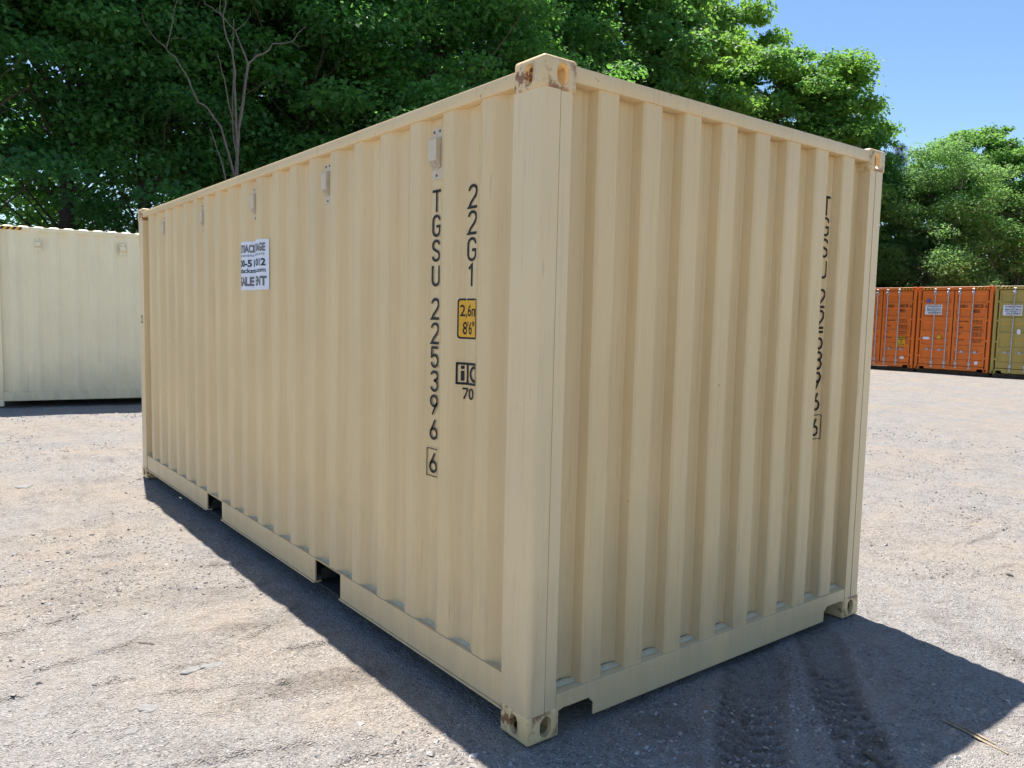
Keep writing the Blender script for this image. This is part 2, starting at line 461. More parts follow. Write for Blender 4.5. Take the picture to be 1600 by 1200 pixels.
# ------------------------------------------------------------------ lettering helpers (2D)
def arc(cx, cy, rx, ry, a0, a1, n=10):
    return [(cx + rx * math.cos(math.radians(a0 + (a1 - a0) * i / n)), cy + ry * math.sin(math.radians(a0 + (a1 - a0) * i / n))) for i in range(n + 1)]
GW = 0.52
hw_ = GW / 2
GLYPH = {
 'T': [[(-0.06, 1.0), (GW + 0.06, 1.0)], [(hw_, 1.0), (hw_, -0.07)]],
 'U': [[(0, 1)] + arc(hw_, 0.25, hw_, 0.25, 180, 360) + [(GW, 1)]],
 'G': [arc(hw_, 0.75, hw_, 0.25, 0, 180) + arc(hw_, 0.25, hw_, 0.25, 180, 360) + [(GW, 0.47), (hw_ * 1.05, 0.47)]],
 'S': [arc(hw_, 0.77, hw_, 0.23, 5, 180) + [(0.03, 0.64), (0.12, 0.56), (hw_, 0.5), (GW - 0.12, 0.44), (GW - 0.03, 0.36)] + arc(hw_, 0.23, hw_, 0.23, 0, -175)],
 '1': [[(0.07, 0.82), (hw_ + 0.02, 1.0), (hw_ + 0.02, 0)]],
 '2': [arc(hw_, 0.75, hw_, 0.25, 175, 0) + [(GW - 0.03, 0.62), (GW - 0.10, 0.50), (0.12, 0.20), (0.0, 0.0), (GW + 0.04, 0.0)]],
 '3': [arc(hw_, 0.77, hw_, 0.23, 165, -60) + [(hw_ * 0.9, 0.54)], [(hw_ * 0.9, 0.54)] + arc(hw_, 0.27, hw_, 0.27, 70, -165)],
 '5': [[(GW, 1.0), (0.05, 1.0), (0.02, 0.52)] + arc(hw_, 0.31, hw_, 0.31, 135, -165)],
 '6': [[(GW * 0.72, 1.0), (0.22, 0.70), (0.05, 0.42)] + arc(hw_, 0.27, hw_, 0.27, 170, -190, 18)],
 '9': [[(GW * 0.28, 0.0), (GW - 0.22, 0.30), (GW - 0.05, 0.58)] + arc(hw_, 0.73, hw_, 0.27, -10, 350, 18)],
 '0': [arc(hw_, 0.75, hw_, 0.25, 0, 180) + arc(hw_, 0.25, hw_, 0.25, 180, 360) + [(GW, 0.75)]],
}
def stroke(pts, w):
    pts = [np.array(p, float) for p in pts]
    out = []
    for i, p in enumerate(pts):
        a = pts[max(i - 1, 0)]; b = pts[min(i + 1, len(pts) - 1)]
        d1 = p - a; d2 = b - p
        d1 = d1 / (np.hypot(*d1) or 1); d2 = d2 / (np.hypot(*d2) or 1)
        if i == 0: d1 = d2
        if i == len(pts) - 1: d2 = d1
        n = np.array([-(d1 + d2)[1], (d1 + d2)[0]]); n = n / (np.hypot(*n) or 1)
        c = max(0.45, abs(n @ np.array([-d1[1], d1[0]])))
        out.append((p + n * w / 2 / c, p - n * w / 2 / c))
    V = [q for pr in out for q in pr]
    return V, [(2 * i, 2 * i + 1, 2 * i + 3, 2 * i + 2) for i in range(len(pts) - 1)]

class Flat:
    """2D artwork: verts + faces"""
    def __init__(s): s.v = []; s.f = []
    def add(s, V, F):
        n = len(s.v); s.v += [(float(a), float(b)) for a, b in V]; s.f += [tuple(i + n for i in f) for f in F]; return s
    def poly(s, P): return s.add(P, [tuple(range(len(P)))])
    def rect(s, a, b, c, d): return s.poly([(a, c), (b, c), (b, d), (a, d)])
    def glyph(s, ch, u, v, h, w, sw=0.120):
        """character with its lower-left at u, v; height h, width w"""
        t = sw * h
        sx = (w - t) / GW
        for st in GLYPH[ch]:
            V, F = stroke([(t / 2 + x * sx, t / 2 + y * (h - t)) for x, y in st], t)
            s.add([(u + a, v + b) for a, b in V], F)
        return s
    def frame(s, a, b, c, d, t):
        return s.rect(a, b, c, c + t).rect(a, b, d - t, d).rect(a, a + t, c + t, d - t).rect(b - t, b, c + t, d - t)
    def text(s, body, u0, u1, v, h, bold=0.0, shear=0.0):
        """font text squeezed between u0 and u1 with cap height h, baseline v"""
        cu = bpy.data.curves.new('t', 'FONT'); cu.body = body; cu.offset = bold; cu.resolution_u = 3; cu.shear = shear; cu.size = 1.0
        ob = bpy.data.objects.new('t', cu); COL.objects.link(ob)
        dg = bpy.context.evaluated_depsgraph_get(); dg.update()
        me = bpy.data.meshes.new_from_object(ob.evaluated_get(dg))
        P = [(q.co.x, q.co.y) for q in me.vertices]; F = [tuple(p.vertices) for p in me.polygons]
        bpy.data.objects.remove(ob); bpy.data.curves.remove(cu); bpy.data.meshes.remove(me)
        if not P: return s
        x0 = min(p[0] for p in P); x1 = max(p[0] for p in P)
        sy = h / 0.70
        return s.add([(u0 + (p[0] - x0) / (x1 - x0) * (u1 - u0), v + p[1] * sy) for p in P], F)
    def put(s, name, mat, parent, fn, breaks=()):
        """fn(u, v) -> xyz; cut the artwork at u = breaks so that it can fold"""
        me = bpy.data.meshes.new(name)
        me.from_pydata([(a, b, 0) for a, b in s.v], [], s.f)
        if len(breaks):
            bm = bmesh.new(); bm.from_mesh(me)
            for k in breaks:
                bmesh.ops.bisect_plane(bm, geom=bm.verts[:] + bm.edges[:] + bm.faces[:], dist=1e-6, plane_co=(k, 0, 0), plane_no=(1, 0, 0))
            bm.to_mesh(me); bm.free()
        for q in me.vertices: q.co = fn(q.co.x, q.co.y)
        me.update()
        return link(name, me, mat, parent)

def rounded(a, b, c, d, r, n=5):
    return arc(b - r, d - r, r, r, 0, 90, n) + arc(a + r, d - r, r, r, 90, 180, n) + arc(a + r, c + r, r, r, 180, 270, n) + arc(b - r, c + r, r, r, 270, 360, n)

# ------------------------------------------------------------------ containers
CW = 2.438
class Profile:
    """folded sheet: list of (position, depth) points; also by arc length"""
    def __init__(s, pts):
        s.p = np.array(pts, float)
        s.a = np.concatenate([[0], np.cumsum(np.hypot(*np.diff(s.p, axis=0).T))])
    def depth(s, y): return float(np.interp(y, s.p[:, 0], s.p[:, 1]))
    def arc_of(s, y): return float(np.interp(y, s.p[:, 0], s.a))
    def at_arc(s, a): return float(np.interp(a, s.a, s.p[:, 0])), float(np.interp(a, s.a, s.p[:, 1]))

def corr(start, end, first, pitch, flat, slant, depth, n):
    pts = [(start, depth)]
    for k in range(n):
        c = first + k * pitch
        pts += [(c - flat / 2 - slant, depth), (c - flat / 2, 0), (c + flat / 2, 0), (c + flat / 2 + slant, depth)]
    pts.append((end, depth))
    return Profile(pts)

def sheet(name, prof, z0, z1, fn, mat, parent, seed, nz=14, wav=0.0032):
    """corrugated wall panel with a slightly wavy skin and softened folds"""
    P = []
    for i, (a, d) in enumerate(prof.p):
        if 0 < i < len(prof.p) - 1:
            pa, pb = prof.p[i - 1], prof.p[i + 1]
            r = 0.007
            for q in (pa, pb):
                L = math.hypot(q[0] - a, q[1] - d)
                P.append((a + (q[0] - a) / L * min(r, L * 0.4), d + (q[1] - d) / L * min(r, L * 0.4)))
        else: P.append((a, d))
    P = np.array(P)
    zs = np.linspace(z0, z1, nz + 1)
    A, Z = np.meshgrid(P[:, 0], zs, indexing='ij')
    D = np.repeat(P[:, 1][:, None], nz + 1, 1)
    ed = np.sin(np.pi * (Z - z0) / (z1 - z0))
    D = D + ed * wav * 2 * vnoise(A * 2.3 + seed * 17, Z * 1.7 + seed * 5) + ed * wav * vnoise(A * 7 + seed, Z * 3)
    n0, n1 = A.shape
    V = np.array([fn(a, d, z) for a, d, z in zip(A.ravel(), D.ravel(), Z.ravel())])
    ix = np.arange(n0 * n1).reshape(n0, n1)
    F = np.stack([ix[:-1, :-1], ix[1:, :-1], ix[1:, 1:], ix[:-1, 1:]], -1).reshape(-1, 4)
    me = np_mesh(name, V, F, True)
    me.set_sharp_from_angle(angle=math.radians(7))
    return link(name, me, mat, parent)

def stadium(w, h, n=8):
    r = w / 2
    return arc(0, h / 2 - r, r, r, 0, 180, n) + arc(0, -(h / 2 - r), r, r, 180, 360, n)

def make_casting():
    """corner casting: outer faces towards -x, -y, -z; hollow, an aperture in each of the three outer faces"""
    def ob(mb, bevel=0, seg=2): return link('c', mb.mesh('c', bevel=bevel, seg=seg))
    LX, LY, LZ = 0.162, 0.178, 0.118
    base = ob(MB().box(0, LX, 0, LY, 0, LZ), 0.013, 3)
    cuts = [ob(MB().box(0.022, LX - 0.02, 0.022, LY - 0.02, 0.020, LZ - 0.018)),
            ob(MB().prism([(0.089 + a, 0.060 + b) for a, b in stadium(0.050, 0.080)], -0.05, 0.06, lambda u, v, a: (a, u, v))),
            ob(MB().prism([(0.090 + a, 0.060 + b) for a, b in stadium(0.058, 0.082)], -0.05, 0.06, lambda u, v, a: (u, a, v))),
            ob(MB().prism([(0.083 + a, 0.090 + b) for a, b in stadium(0.064, 0.124)], -0.05, 0.06, lambda u, v, a: (u, v, a)))]
    for c in cuts:
        md = base.modifiers.new('b', 'BOOLEAN'); md.operation = 'DIFFERENCE'; md.object = c; md.solver = 'EXACT'
    dg = bpy.context.evaluated_depsgraph_get(); dg.update()
    me = bpy.data.meshes.new_from_object(base.evaluated_get(dg)); me.name = 'corner_casting'
    me.materials.clear()
    for o in cuts + [base]: bpy.data.objects.remove(o)
    for p in me.polygons: p.use_smooth = True
    me.set_sharp_from_angle(angle=math.radians(35))
    return me
CASTING = make_casting()

def vent(parent, mat, fn, y, z0=2.245, z1=2.465, w=0.078, seed=0):
    """small louvred vent: back plate, protruding hood open at the bottom, rivets. fn(y, out, z)"""
    zc0, zc1 = z0 + 0.045, z1 - 0.045
    def bx(mb, a, b, o0, o1, c, d):
        V = [fn(p, q, r) for r in (c, d) for p, q in ((a, o0), (b, o0), (b, o1), (a, o1))]
        return mb.add(V, [(0, 3, 2, 1), (4, 5, 6, 7), (0, 1, 5, 4), (1, 2, 6, 5), (2, 3, 7, 6), (3, 0, 4, 7)])
    pl = bx(MB(), y - w / 2, y + w / 2, 0.001, 0.004, z0, z1).build('vent', mat, parent)
    h = w / 2 - 0.008
    hood = MB(); prof = [(zc0, 0.004), (zc0 + 0.035, 0.032), (zc1 - 0.008, 0.032), (zc1 + 0.004, 0.004)]
    hood.prism([(o, z) for z, o in prof], y - h, y + h, lambda u, v, a: fn(a, u, v))
    hood.build('vent_hood', mat, pl, bevel=0.002, seg=1)
    lv = MB()
    for i in range(6):
        f = (i + 0.5) / 6.5
        bx(lv, y - h + 0.004, y + h - 0.004, 0.004 + 0.028 * f + 0.001, 0.004 + 0.028 * f + 0.004, zc0 + 0.035 * f - 0.003, zc0 + 0.035 * f + 0.0005)
    lv.build('louvre', mat, pl)
    for (a, b) in ((-1, z1 - 0.016), (1, z1 - 0.016), (0, z0 + 0.016)):
        rv = MB(); c = y + a * (w / 2 - 0.016)
        rv.prism([(c + 0.006 * math.cos(k * math.pi / 3), b + 0.006 * math.sin(k * math.pi / 3)) for k in range(6)], 0.003, 0.008, lambda u, v, o: fn(u, o, v))
        rv.build('rivet', M_grey_ink, pl)
    return pl

def hazard(name, parent, fn, u0, u1, v0, v1, n, lean, ymat, bmat):
    """black slashes on a yellow strip"""
    fl = Flat().rect(u0, u1, v0, v1)
    s = fl.put(name, ymat, parent, lambda u, v: fn(u, v, 0.002))
    k = Flat(); st = (u1 - u0) / n
    for i in range(n):
        a = u0 + st * (i + 0.18)
        q = [(a, v0), (a + st * 0.5, v0), (a + st * 0.5 + lean, v1), (a + lean, v1)]
        k.poly([(min(max(x, u0), u1), y) for x, y in q])
    k.put('black_stripe', bmat, s, lambda u, v: fn(u, v, 0.0035))
    return s

def container(name, L, H, mat, cast_mat, post_mat, rail_mat, loc=(0, 0, 0), rz=0.0, roof_up=0.0, forks=(), seed=1, detail=True):
    """shipping container: x 0..W, y 0..L, blind end at y=0, doors at y=L. returns root and wall profiles"""
    W = CW
    root = empty(name, loc, rz)
    zt = H - 0.029
    side_first = 0.358
    n_side = int(round((L - 2 * side_first) / 0.279)) + 1
    pit = (L - 2 * side_first) / (n_side - 1)
    if L < 7: pit = 0.279
    sp = corr(0.165, L - 0.165, side_first, pit, 0.082, 0.067, 0.036, n_side)
    ep = corr(0.125, W - 0.125, 0.345, 0.25, 0.108, 0.018, 0.056, 8)
    xo = 0.014
    left = lambda y, d, z: (xo + d, y, z)
    right = lambda y, d, z: (W - xo - d, y, z)
    end = lambda x, d, z: (x, xo + d, z)
    sheet('side_panel', sp, 0.222, H - 0.078, left, mat, root, seed)
    sheet('side_panel', sp, 0.222, H - 0.078, right, mat, root, seed + 1)
    sheet('end_panel', ep, 0.165, H - 0.070, end, mat, root, seed + 2)
    # posts
    def post(fx, fy, flange, mt):
        o = [(0.022, 0.004)] + [(0.084, 0.004), (0.0845, 0.014), (0.0875, 0.014), (0.088, 0.006), (flange, 0.006), (flange, 0.075), (0.06, 0.075), (0.06, 0.178), (0.004, 0.178), (0.004, 0.022)]
        o += arc(0.022, 0.022, 0.018, 0.018, 180, 270, 6)[1:-1]
        return MB().prism([(fx(a), fy(b)) for a, b in o], 0.112, H - 0.112, lambda u, v, a: (u, v, a)).build('corner_post', mt, root)
    idn = lambda a: a
    post(idn, idn, 0.144, post_mat); post(lambda a: W - a, idn, 0.144, post_mat)
    post(idn, lambda b: L - b, 0.105, post_mat); post(lambda a: W - a, lambda b: L - b, 0.105, post_mat)
    for sx in (0, 1):
        for sy in (0, 1):
            for sz in (0, 1):
                c = link('corner_casting', CASTING if not detail else CASTING.copy(), None, root)
                c.data = CASTING.copy() if c.data is CASTING else c.data
                c.data.materials.clear(); c.data.materials.append(cast_mat)
                c.location = (W * sx, L * sy, H * sz); c.scale = (1 - 2 * sx, 1 - 2 * sy, 1 - 2 * sz)
    # top rails
    for s in (0, 1):
        X = (lambda a: a) if s == 0 else (lambda a: W - a)
        MB().box(*sorted((X(0.005), X(0.068))), 0.170, L - 0.170, H - 0.086, zt).build('top_side_rail', rail_mat, root, bevel=0.006, seg=2, smooth=True)
        # bottom side rail, broken by the fork pockets, with an outer lip
        m = MB(); cuts = [0.160] + [q for f in sorted(forks) for q in f] + [L - 0.160]
        for a, b in zip(cuts[::2], cuts[1::2]):
            m.box(*sorted((X(0.010), X(0.018))), a, b, 0.094, 0.2255)
            m.box(*sorted((X(0.0), X(0.050))), a, b, 0.086, 0.0935)
        m.box(*sorted((X(0.009), X(0.075))), 0.160, L - 0.160, 0.226, 0.231)
        m.build('bottom_side_rail', rail_mat, root)
        if detail:
            # sealant fillets lying on the ledge inside every recess
            rr = random.Random(seed + 40 + s); kinds = []
            for q in range(4):
                a, b = 0.041, pit - 0.041
                pts = [(a, 0.010), (a + 0.062, 0.0455), (a + 0.10, 0.046 - rr.random() * 0.006), (b - 0.062, 0.0455), (b, 0.011)]
                zz = [0.003, 0.007 + 0.006 * rr.random(), 0.008 + 0.008 * rr.random(), 0.007 + 0.006 * rr.random(), 0.003]
                V = []
                for (yy, dd), hh in zip(pts, zz): V += [(X(0.012 + dd * 0.45), yy, 0.2325), (X(xo + dd * 0.8), yy, 0.232 + hh * 0.7), (X(xo + dd), yy, 0.232 + hh)]
                kinds.append(MB().add(V, [(3 * i + j, 3 * i + j + 1, 3 * i + j + 4, 3 * i + j + 3) for i in range(4) for j in (0, 1)]).mesh('sealant_bead', smooth=True))
                kinds[-1].materials.append(M_sealant)
            for k in range(n_side - 1):
                link('sealant_bead', kinds[rr.randrange(4)], None, root).location = (0, side_first + pit * k, 0)
    tr = MB().box(0.158, W - 0.158, 0.006, 0.070, H - 0.074, H - 0.014)
    tr.build('top_end_rail', rail_mat, root, bevel=0.006, seg=2, smooth=True)
    # bottom end rail with two notches beside the castings
    def sill(yf, name):
        o = [(0.146, 0.172), (0.146, 0.115), (0.158, 0.098), (0.185, 0.106), (0.325, 0.106), (0.352, 0.080), (0.352, 0.028), (W - 0.352, 0.028), (W - 0.352, 0.080), (W - 0.325, 0.106), (W - 0.185, 0.106), (W - 0.158, 0.098), (W - 0.146, 0.115), (W - 0.146, 0.172)]
        m = MB().prism(o, 0.006, 0.016, lambda u, v, a: (u, yf(a), v))
        m.add([(0.146, yf(0.0065), 0.1725), (W - 0.146, yf(0.0065), 0.1725), (W - 0.146, yf(0.075), 0.188), (0.146, yf(0.075), 0.188)], [(0, 1, 2, 3)])
        m.build(name, rail_mat, root, bevel=0.004, seg=2)
    sill(lambda a: a, 'bottom_end_rail')
    if detail:
        rr = random.Random(seed + 90); kinds = []
        for q in range(3):
            V = []
            for i in range(5):
                x = -0.060 + 0.12 * i / 4; hh = (0.001, 0.006, 0.008, 0.006, 0.001)[i] + rr.random() * 0.004
                V += [(x, 0.034, 0.181), (x, 0.0575, 0.184 + hh)]
            kinds.append(MB().add(V, [(2 * i, 2 * i + 1, 2 * i + 3, 2 * i + 2) for i in range(4)]).mesh('sealant_bead', smooth=True))
            kinds[-1].materials.append(M_sealant)
        for k in range(9):
            link('sealant_bead', kinds[rr.randrange(3)], None, root).location = (0.22 + 0.25 * k, 0, 0)
    # floor, pockets and roof
    MB().box(0.08, W - 0.08, 0.08, L - 0.08, 0.165, 0.205).build('floor', M_dark, root)
    cm = MB()
    y = 0.35
    while y < L - 0.2:
        if not any(a - 0.1 < y < b + 0.1 for a, b in forks): cm.box(0.085, W - 0.085, y, y + 0.045, 0.06, 0.1645)
        y += 0.30
    cm.build('cross_member', M_dark, root)
    for a, b in forks:
        m = MB().box(0.052, W - 0.052, a - 0.006, a - 0.0005, 0.094, 0.1645).box(0.052, W - 0.052, b + 0.0005, b + 0.006, 0.094, 0.1645)
        m.box(0.03, W - 0.03, a - 0.03, b + 0.03, 0.0785, 0.0855)
        m.build('fork_pocket', M_dark, root)
    rp = MB(); y = 0.16; zr = zt - 0.012 + roof_up
    nb = int((L - 0.32) / 0.209); st = (L - 0.32) / nb
    V = []; F = []
    for k in range(nb):
        for f, hh in ((0.0, 0), (0.14, 1), (0.62, 1), (0.76, 0)):
            V.append((0.16 + st * (k + f), hh))
    V.append((L - 0.16, 0))
    Q = []
    for (yy, hh) in V:
        e = 0.022 * hh
        Q += [(0.066, yy, zr - 0.02), (0.085, yy, zr - 0.016 + e * 0.6), (0.20, yy, zr - 0.012 + e), (W / 2, yy, zr + e), (W - 0.20, yy, zr - 0.012 + e), (W - 0.085, yy, zr - 0.016 + e * 0.6), (W - 0.066, yy, zr - 0.02)]
    F = [(i * 7 + j, (i + 1) * 7 + j, (i + 1) * 7 + j + 1, i * 7 + j + 1) for i in range(len(V) - 1) for j in range(6)]
    rp.add(Q, F).build('roof_panel', mat, root)
    # ---- door end
    DH = H - 0.125
    dm = MB().box(0.158, W - 0.158, L - 0.075, L - 0.006, H - 0.118, H - 0.010); dm.build('door_header', rail_mat, root, bevel=0.005, seg=1)
    sill(lambda a: L - a, 'door_sill')
    MB().box(0.07, W - 0.07, L - 0.092, L - 0.072, 0.172, H - 0.12).build('door_gasket', M_rubber, root)
    yl = L - 0.022
    for s in (0, 1):
        X = (lambda a: a) if s == 0 else (lambda a: W - a)
        x0, x1 = 0.150, W / 2 - 0.018
        dz0, dz1 = 0.192, H - 0.142
        leaf = MB()
        for a, b, c, d in ((x0, x0 + 0.055, dz0, dz1), (x1 - 0.075, x1, dz0, dz1)):
            leaf.box(*sorted((X(a), X(b))), L - 0.060, yl, c, d)
        for c, d in ((dz0, dz0 + 0.06), (dz1 - 0.06, dz1)):
            leaf.box(*sorted((X(x0 + 0.055), X(x1 - 0.075))), L - 0.060, yl - 0.001, c, d)
        door = leaf.build('door', mat, root)
        zz = []; z = dz0 + 0.06; bands = 5; bh = (dz1 - dz0 - 0.12) / bands
        for k in range(bands):
            b0 = z + k * bh
            zz += [(b0, 0), (b0 + bh * 0.26, 0), (b0 + bh * 0.34, 0.030), (b0 + bh * 0.82, 0.030), (b0 + bh * 0.90, 0)]
        zz.append((dz1 - 0.06, 0))
        V = []
        for (q, d) in zz: V += [(X(x0 + 0.055), yl - 0.004 - d, q), (X(x1 - 0.075), yl - 0.004 - d, q)]
        MB().add(V, [(2 * i, 2 * i + 1, 2 * i + 3, 2 * i + 2) for i in range(len(zz) - 1)]).build('door_panel', mat, door)
        for hx in (0.125,):
            for hz in (0.45, 1.03, 1.72, 2.35):
                hz = hz * H / 2.9
                MB().box(*sorted((X(0.085), X(0.215))), L - 0.050, L - 0.012, hz, hz + 0.07).build('hinge', mat, door, bevel=0.004, seg=1)
        for rx in (0.60, 1.03):
            r = MB().tube([(X(rx), L + 0.010, 0.10), (X(rx), L + 0.010, H - 0.075)], 0.0185, 8).build('lock_rod', M_galv, root, smooth=True)
            for zc, hw, hh in ((0.115, 0.035, 0.03), (H - 0.10, 0.035, 0.03), (0.26, 0.045, 0.045), (H - 0.22, 0.045, 0.045), (H * 0.36, 0.032, 0.02), (H * 0.69, 0.032, 0.02)):
                MB().box(X(rx) - hw, X(rx) + hw, L - 0.020 if hh != 0.03 else L - 0.004, L + 0.033, zc - hh, zc + hh).build('rod_bracket', M_galv, r, bevel=0.004, seg=1)
            hz = 0.70 if s == 1 else 0.66
            hd = MB().tube([(X(rx), L + 0.030, hz), (X(rx - 0.10), L + 0.040, hz + 0.004), (X(rx - 0.32), L + 0.036, hz - 0.006)], [0.014, 0.012, 0.010], 6)
            hd.box(X(rx - 0.17) - 0.04, X(rx - 0.17) + 0.04, L - 0.02, L + 0.046, hz - 0.03, hz + 0.05)
            hd.build('door_handle', M_galv, r)
    return root, sp, ep

# ---- the tan container in the foreground
FORKS = ((1.645, 1.975), (3.645, 4.0))
tan, SP, EP = container('shipping_container', 6.058, 2.591, M_tan, M_tan_cast, M_tan_post, M_tan_rail, forks=FORKS, seed=1)
tag(tan, 'large tan corrugated container in the foreground with TGSU 225396 in black', 'container', 'shipping containers')
for i, yv in enumerate((0.776, 1.892, 3.008, 4.124, 5.240)):
    vent(tan, M_vent, lambda y, o, z: (0.014 + 0.036 - o, y, z), yv, seed=i)

def on_side(yc, off=0.0012):
    """artwork u runs to the viewer's right (towards -y), centred on yc, measured along the folded sheet"""
    a0 = SP.arc_of(yc)
    def fn(u, v):
        y, d = SP.at_arc(a0 - u)
        return (0.014 + d - off - 0.0026, y, v)
    br = [a0 - a for a in SP.a]
    return fn, br
def on_end(xc, off=0.0012):
    a0 = EP.arc_of(xc)
    def fn(u, v):
        x, d = EP.at_arc(a0 + u)
        return (x, 0.014 + d - off - 0.0026, v)
    return fn, [a - a0 for a in EP.a]

def column(chars, tops, h, w, fn, br, name, parent, box=None):
    fl = Flat()
    for ch, zt in zip(chars, tops): fl.glyph(ch, -w / 2, zt - h, h, w)
    if box: fl.frame(-w / 2 - 0.013, w / 2 + 0.013, box[0], box[1], 0.004)
    return fl.put(name, M_black, parent, fn, br)

tops = [2.200, 2.092, 1.983, 1.874, 1.726, 1.617, 1.510, 1.402, 1.293, 1.184, 1.032]
fn, br = on_side(0.776)
column('TGSU225396', tops, 0.098, 0.066, fn, br, 'serial_marking', tan)
column('6', tops[-1:], 0.098, 0.066, fn, br, 'check_digit_marking', tan, (0.918, 1.047))
fn, br = on_side(0.4975)
column('22G1', [2.193, 2.086, 1.976, 1.867], 0.100, 0.066, fn, br, 'size_code_marking', tan)
fn, br = on_side(0.504)
lab = Flat().poly(rounded(-0.068, 0.068, 1.552, 1.722, 0.014)).put('height_label', M_black, tan, fn, br)
f2, b2 = on_side(0.504, 0.0020)
Flat().poly(rounded(-0.060, 0.060, 1.560, 1.714, 0.010)).put('label_face', M_yellow, lab, f2, b2)
f3, b3 = on_side(0.504, 0.0028)
Flat().text('2,6m', -0.054, 0.054, 1.648, 0.048, 0.012).text('8\'6"', -0.040, 0.036, 1.572, 0.052, 0.012).put('label_text', M_black, lab, f3, b3)
ic = Flat().frame(-0.072, 0.072, 1.357, 1.452, 0.010).rect(-0.012, -0.004, 1.367, 1.442)
ic.rect(-0.047, -0.030, 1.374, 1.416).rect(-0.047, -0.030, 1.424, 1.438)
V_, F_ = stroke(arc(0.040, 1.405, 0.028, 0.030, 50, 310, 14), 0.011); ic.add(V_, F_)
ic.frame(-0.066, -0.012, 1.363, 1.446, 0.0035)
ic.text('70', -0.038, 0.036, 1.297, 0.048, 0.012)
ic.put('approval_mark', M_black, tan, fn, br)
fe, be = on_end(1.990)
column('6', [1.150], 0.100, 0.070, fe, be, 'check_digit_marking', tan, (1.034, 1.166))
column('TGSU225396', [2.312, 2.204, 2.094, 1.985, 1.832, 1.722, 1.612, 1.505, 1.396, 1.287], 0.100, 0.070, fe, be, 'serial_marking', tan)
tag(tan.children[-1], 'black serial number half hidden in a fold of the end wall')
# number on the far post
Flat().text('22', -0.036, 0.036, 1.51, 0.072, 0.01).put('post_marking', M_black, tan, lambda u, v: (0.0032, 5.97 - u, v))

def sign_art(parent, fn0, fn1, br, u0, u1, v0, v1, name='advertising_sign'):
    """white sign with five lines of print"""
    s = Flat().rect(u0, u1, v0, v1).put(name, M_sign, parent, fn0, br)
    w, h = u1 - u0, v1 - v0
    U = lambda a: u0 + a * w
    Vv = lambda b: v0 + b * h
    for tx, a, b, c, hh, bo, mt in (('OUTBACK STORAGE', 0.075, 0.945, 0.775, 0.150, 0.045, M_grey_ink), ('SALE', 0.155, 0.475, 0.095, 0.17, 0.05, M_grey_ink), ('RENT', 0.60, 0.965, 0.095, 0.17, 0.05, M_grey_ink),
                                    ('CONTAINERS FOR YOUR SITE', 0.08, 0.935, 0.685, 0.045, 0.0, M_teal_ink), ('800-511-9012', 0.085, 0.95, 0.485, 0.135, 0.04, M_teal_ink), ('outbackstorage.com', 0.06, 0.95, 0.355, 0.088, 0.03, M_teal_ink)):
        Flat().text(tx, U(a), U(b), Vv(c), h * hh, bo).put('print', mt, s, fn1, br)
    return s
f4, b4 = on_side(2.765, 0.0015); f5, b5 = on_side(2.765, 0.0026)
sg = sign_art(tan, f4, f5, b4, -0.552, 0.0, 1.788, 2.112)
tag(sg, 'white advertising sign folded into the corrugations')

# ---- cream container at the left
CL = 12.192
cth = math.radians(81.0)
cx, cy = -0.74 + CL * math.sin(cth), 12.66 - CL * math.cos(cth)
cream, CSP, CEP = container('shipping_container', CL, 2.896, M_cream, M_cream_cast, M_cream, M_cream, (cx, cy, 0.03), cth, roof_up=0.036, seed=11, detail=False)
tag(cream, 'cream white container at the left edge behind the tan one', 'container', 'shipping containers')
def cream_out(y, o, z): return (0.014 - o, y, z)
for i, yv in enumerate((CL - 0.70, CL - 1.93)):
    vent(cream, M_cream, cream_out, yv, 2.50, 2.69, 0.10, seed=20 + i)
hazard('hazard_strip', cream, lambda u, v, o: (0.004 - o, CL - u, v), 0.17, 0.50, 2.815, 2.862, 4, 0.04, M_yellow, M_black)

